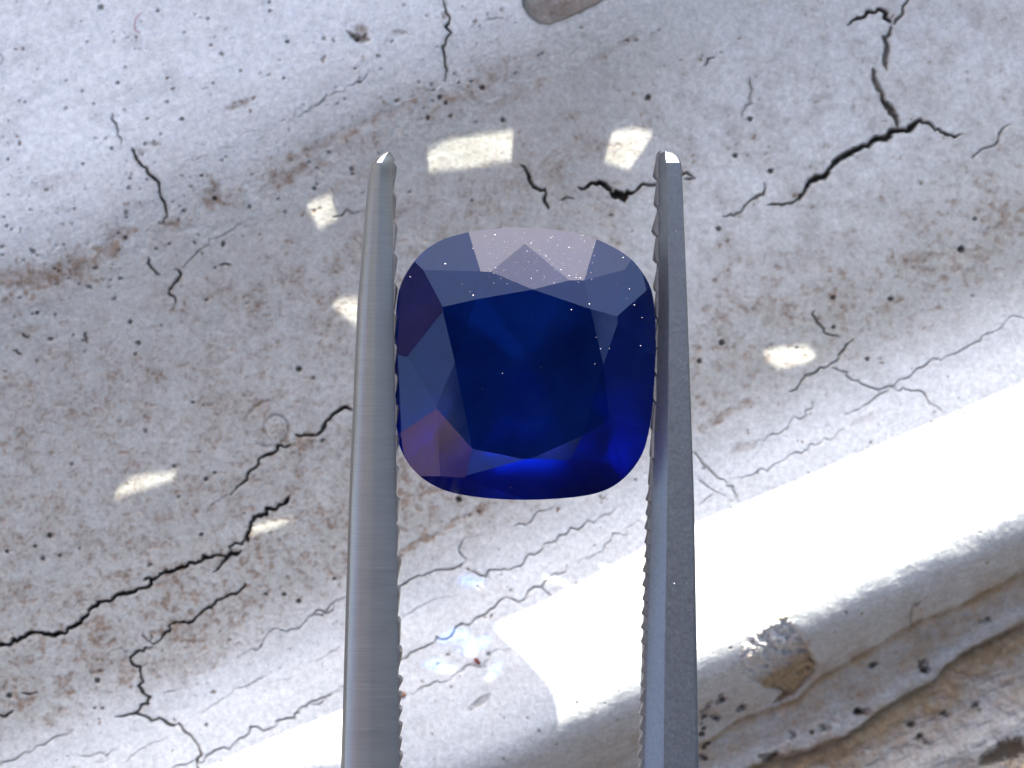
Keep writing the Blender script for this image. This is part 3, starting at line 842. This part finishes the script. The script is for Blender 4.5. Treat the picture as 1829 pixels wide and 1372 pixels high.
for _ in range(30):
    ds(rng.uniform(1000, 1250), rng.uniform(180, 700), rng.gamma(2, 3.2e-6))
for _ in range(8):
    ds(rng.uniform(180, 1240), rng.uniform(200, 1150), rng.gamma(2, 2.4e-6))
for zx, zy, r in [(345, 234, 2.4e-5), (472, 378, 2.3e-5), (995, 418, 2.2e-5), (1178, 348, 2.4e-5), (1200, 420, 2.2e-5), (868, 262, 1.8e-5), (955, 300, 2.2e-5), (915, 443, 1.4e-5), (1150, 205, 2e-5), (470, 165, 1.8e-5), (185, 292, 1.8e-5), (800, 200, 1.8e-5), (905, 160, 1.6e-5), (640, 1245, 1.4e-5), (605, 730, 1.0e-5)]:
    ds(zx, zy, r)
specks('dust', spots, dustm, gem)

# ================================================================== the tweezers
def steel(name, base, rough, brush, bump=.12):
    k = NT(name); b = k.n('ShaderNodeBsdfPrincipled')
    crd = k.n('ShaderNodeTexCoord').outputs['Object']
    mp = k.n('ShaderNodeMapping'); mp.inputs['Scale'].default_value = brush
    k.l(crd, mp.inputs[0])
    n1 = k.noise(1.0, 5, .65, mp.outputs[0]); n2 = k.noise(900, 5, .7, crd)
    colr = k.mix(k.rng(n1, .3, .7), tuple(x * .86 for x in base), tuple(x * 1.1 for x in base))
    k.l(k.mix(k.rng(n2, .55, .8, 0, .18), colr, tuple(x * .7 for x in base)), b.inputs['Base Color'])
    b.inputs['Metallic'].default_value = 1
    k.l(k.rng(n1, .3, .7, rough - .025, rough + .03), b.inputs['Roughness'])
    bp = k.n('ShaderNodeBump'); bp.inputs['Strength'].default_value = bump; bp.inputs['Distance'].default_value = .00001
    k.l(n1, bp.inputs['Height']); k.l(bp.outputs[0], b.inputs['Normal'])
    k.l(b.outputs[0], k.out.inputs[0])
    return k.m
steel_l = steel('brushed_steel', (.205, .205, .195), .42, (900, 45000, 900))
steel_r = steel('satin_steel', (.138, .146, .158), .42, (9000, 9000, 9000), .02)
steel_t = steel('tooth_steel', (.15, .145, .15), .42, (5000, 5000, 5000))

tw = empty('tweezers', (0, -.02, GZ))
tag(tw, 'steel tweezers with serrated jaws holding the blue gem from both sides', 'tweezers')

def loft(name, secs, mat, parent, offs):
    vs, fs = [], []
    n = len(secs[0])
    for s_ in secs:
        vs += [tuple(Vector(p) - Vector(offs)) for p in s_]
    for i in range(len(secs) - 1):
        for j in range(n):
            a = i * n + j; b = i * n + (j + 1) % n
            fs.append((a, b, b + n, a + n))
    fs.append(tuple(range(n))[::-1]); fs.append(tuple(range((len(secs) - 1) * n, len(secs) * n)))
    m = bpy.data.meshes.new(name); m.from_pydata(vs, [], fs)
    b = bmesh.new(); b.from_mesh(m); bmesh.ops.recalc_face_normals(b, faces=b.faces); b.to_mesh(m); b.free()
    m.shade_smooth(); m.set_sharp_from_angle(angle=math.radians(24))
    return link(name, m, mat, parent)

mm = 1e-3
def interp(tab, v):
    xs = [a for a, _ in tab]; ys = [b for _, b in tab]
    return float(np.interp(v, xs, ys))
L_out = [(272, 694), (276, 684), (282, 672), (290, 664), (302, 660), (320, 657), (550, 638), (900, 623), (1372, 609), (2200, 590), (4200, 640), (6200, 860)]
L_in = [(272, 697), (276, 702), (284, 704), (300, 702), (550, 704), (900, 709), (1372, 713), (2200, 720), (4200, 780), (6200, 925)]
R_in = [(272, 1183), (276, 1177), (284, 1174), (300, 1175), (400, 1174), (550, 1174), (640, 1172), (760, 1167), (900, 1161), (1100, 1154), (1372, 1147), (2200, 1130), (4200, 1060), (6200, 925)]
R_out = [(272, 1196), (276, 1205), (284, 1212), (292, 1215), (304, 1217), (550, 1227), (900, 1239), (1372, 1247), (2200, 1260), (4200, 1200), (6200, 990)]
Lsec = [(0, -.75), (0, .05), (.07, .40), (.17, .56), (.28, .635), (.46, .645), (.52, .63), (.58, .595), (.94, .36), (1, .27), (1, -.75)]
Rsec = [(0, -.75), (-.0, .10), (.05, .20), (.33, .58), (.37, .625), (.42, .625), (.94, .50), (1.0, .42), (1.0, -.75)]
vlist = [272, 274, 278, 284, 292, 302, 330, 380, 440, 550, 700, 900, 1150, 1372, 1700, 2200, 2800, 3500, 4200, 5200, 6200]
tip = [(272, .64), (292, 1.0), (9999, 1.0)]
def prong(secdef, outer_, inner_, flip, mat):
    secs = []
    for v in vlist:
        xo, xi = interp(outer_, v), interp(inner_, v)
        row = []
        for a, z in secdef:
            x = (xi + (xo - xi) * a) if flip else (xo + (xi - xo) * a)
            zz = z * mm * interp(tip, v)
            if z < 0 and flip:     # the right jaw is turned a little: its lower edge shows on the inner side
                lean = interp([(272, 0), (600, 0), (900, 3), (1372, 6), (9999, 6)], v)
                if a == 0: x -= lean
            p = pg(x, v); row.append((p.x, p.y, GZ + zz))
        secs.append(row)
    return loft('prong', secs, mat, tw, (0, -.02, GZ))
pl = prong(Lsec, L_out, L_in, False, steel_l)
pr = prong(Rsec, R_out, R_in, True, steel_r)
pl['label'] = 'left prong of brushed grey steel'
pr['label'] = 'right prong of blue grey steel with a bright ridge'
# spring joint where the two prongs meet, far below the picture
jb = bmesh.new()
r_ = bmesh.ops.create_cube(jb, size=1)
j0 = pg(925, 6150)
for v in jb.verts: v.co = Vector((j0.x + v.co.x * .0034, j0.y + v.co.y * .016 + .02, v.co.z * .0021))
bmesh.ops.bevel(jb, geom=jb.edges[:], offset=.0004, segments=2, affect='EDGES')
jm = bpy.data.meshes.new('spring_joint'); jb.to_mesh(jm); jb.free()
link('spring_joint', jm, steel_l, tw)

# ---- serrations: every ridge is its own piece
def tooth_mesh(width, height, ln):
    """ridge across the jaw: long in z, bulging in +x"""
    vs, fs = [], []
    zs = [(-1, .55), (-.9, .9), (-.3, 1), (.55, 1), (.85, .85), (1, .45)]
    prof = [(-.5, -.6), (-.40, .05), (-.05, .55), (.22, .92), (.32, 1), (.42, .5), (.47, -.1), (.5, -.6)]
    for z, f in zs:
        for py_, px_ in prof:
            vs.append((px_ * height * (f if px_ > 0 else 1), py_ * width * (.8 + .2 * f), z * ln / 2))
    n = len(prof)
    for i in range(len(zs) - 1):
        for j in range(n - 1): fs.append((i * n + j, i * n + j + 1, (i + 1) * n + j + 1, (i + 1) * n + j))
    fs.append(tuple(range(n))); fs.append(tuple(range((len(zs) - 1) * n, len(zs) * n))[::-1])
    m = bpy.data.meshes.new('tooth'); m.from_pydata(vs, [], fs)
    b = bmesh.new(); b.from_mesh(m); bmesh.ops.recalc_face_normals(b, faces=b.faces); b.to_mesh(m); b.free()
    m.shade_smooth(); m.set_sharp_from_angle(angle=math.radians(50)); m.materials.append(steel_t)
    return m
big = tooth_mesh(56 * K, 6.5 * K, 1.02 * mm)
small = tooth_mesh(30 * K, 6.5 * K, 1.02 * mm)
def teeth(prong_, inner_, side, vs_, meshes, zoff):
    for v, m, gx in zip(vs_, meshes, range(999)):
        x = interp(inner_, v)
        o = bpy.data.objects.new('tooth', m); COL.objects.link(o)
        o.parent = prong_
        p = pg(x, v)
        o.location = (p.x, p.y + .02, zoff * mm)
        o.rotation_euler = (rng.normal() * .03, 0, (0 if side > 0 else math.pi) + rng.normal() * .05)
        s_ = rng.uniform(.85, 1.15) * (1.0 if 450 < v < 850 else (1.05 if side > 0 else 1.25)); o.scale = (s_, 1, 1)
lv = [316 + 54 * i for i in range(17)]; lm = [big] * len(lv)
v = lv[-1] + 42
while v < 1420: lv.append(v); lm.append(small); v += 27
teeth(pl, L_in, 1, lv, lm, -.24)
rv = [296 + 50 * i for i in range(12)]; rm = [big] * len(rv)
v = rv[-1] + 38
while v < 1420: rv.append(v); rm.append(small); v += 25.5
teeth(pr, R_in, -1, rv, rm, -.34)

# dust on the right prong
spots = []
for _ in range(75):
    v = rng.uniform(380, 1372); a = rng.uniform(.42, .97)
    xi, xo = interp(R_in, v), interp(R_out, v)
    p = pg(xi + (xo - xi) * a, v)
    r = rng.gamma(2, 2.1e-6)
    spots.append(((p.x, p.y + .02, (.625 - (a - .42) * .22) * mm + r * .4), r))
specks('dust', spots, dustm, pr)

# ================================================================== crumbs and fibres on the ledge
def crumb(name, u, v, rx, ry, rz, ang, mat, label, cat):
    b = bmesh.new(); bmesh.ops.create_icosphere(b, subdivisions=2, radius=1)
    for w_ in b.verts:
        f = 1 + .16 * math.sin(5 * w_.co.x + u) + .12 * math.sin(7 * w_.co.y + v)
        w_.co = Vector((w_.co.x * rx * KS * f, w_.co.y * ry * KS * f, w_.co.z * rz * KS))
    m = bpy.data.meshes.new(name); b.to_mesh(m); b.free(); m.shade_smooth()
    o = link(name, m, mat)
    o.location = px(u, v, ledge_height(u, v) + rz * KS * .6); o.rotation_euler = (0, 0, ang)
    tag(o, label, cat)
crumb('crumb', 853, 1177, 7.5, 3.6, 3.5, -.9, m_('red_brown', (.20, .05, .035), .4), 'tiny red brown crumb on the shaded stone between the prongs', 'crumb')
crumb('bead', 720, 1236, 6, 6, 5, 0, m_('amber_grain', (.36, .17, .09), .35), 'tiny amber grain touching the inner edge of the left prong', 'grain')
def fibre(pts, r, mat, label):
    c = bpy.data.curves.new('fibre', 'CURVE'); c.dimensions = '3D'; c.bevel_depth = r; c.bevel_resolution = 1
    sp = c.splines.new('NURBS'); sp.points.add(len(pts) - 1); sp.use_endpoint_u = True; sp.order_u = 3
    for p_, (u, v) in zip(sp.points, pts):
        q = px(u, v, ledge_height(u, v) + r * 2.2); p_.co = (*q, 1)
    t_ = bpy.data.objects.new('t', c); COL.objects.link(t_); bpy.context.view_layer.update()
    m = bpy.data.meshes.new_from_object(t_.evaluated_get(bpy.context.evaluated_depsgraph_get())); bpy.data.objects.remove(t_)
    m.materials.clear(); m.name = 'fibre'
    tag(link('fibre', m, mat), label, 'fibre')
fibre(A([(745, 85), (715, 105), (708, 140), (708, 170), (722, 186), (740, 182)]), 1.1e-5, m_('red_fibre', (.45, .12, .12), .6), 'tiny curled red fibre on the white stone at upper left')
fibre(A([(-20, 292), (15, 290), (38, 300), (45, 320), (32, 345), (10, 358)]), 1.1e-5, m_('grey_fibre', (.16, .15, .16), .6), 'tiny curled dark fibre at the left edge of the white stone')
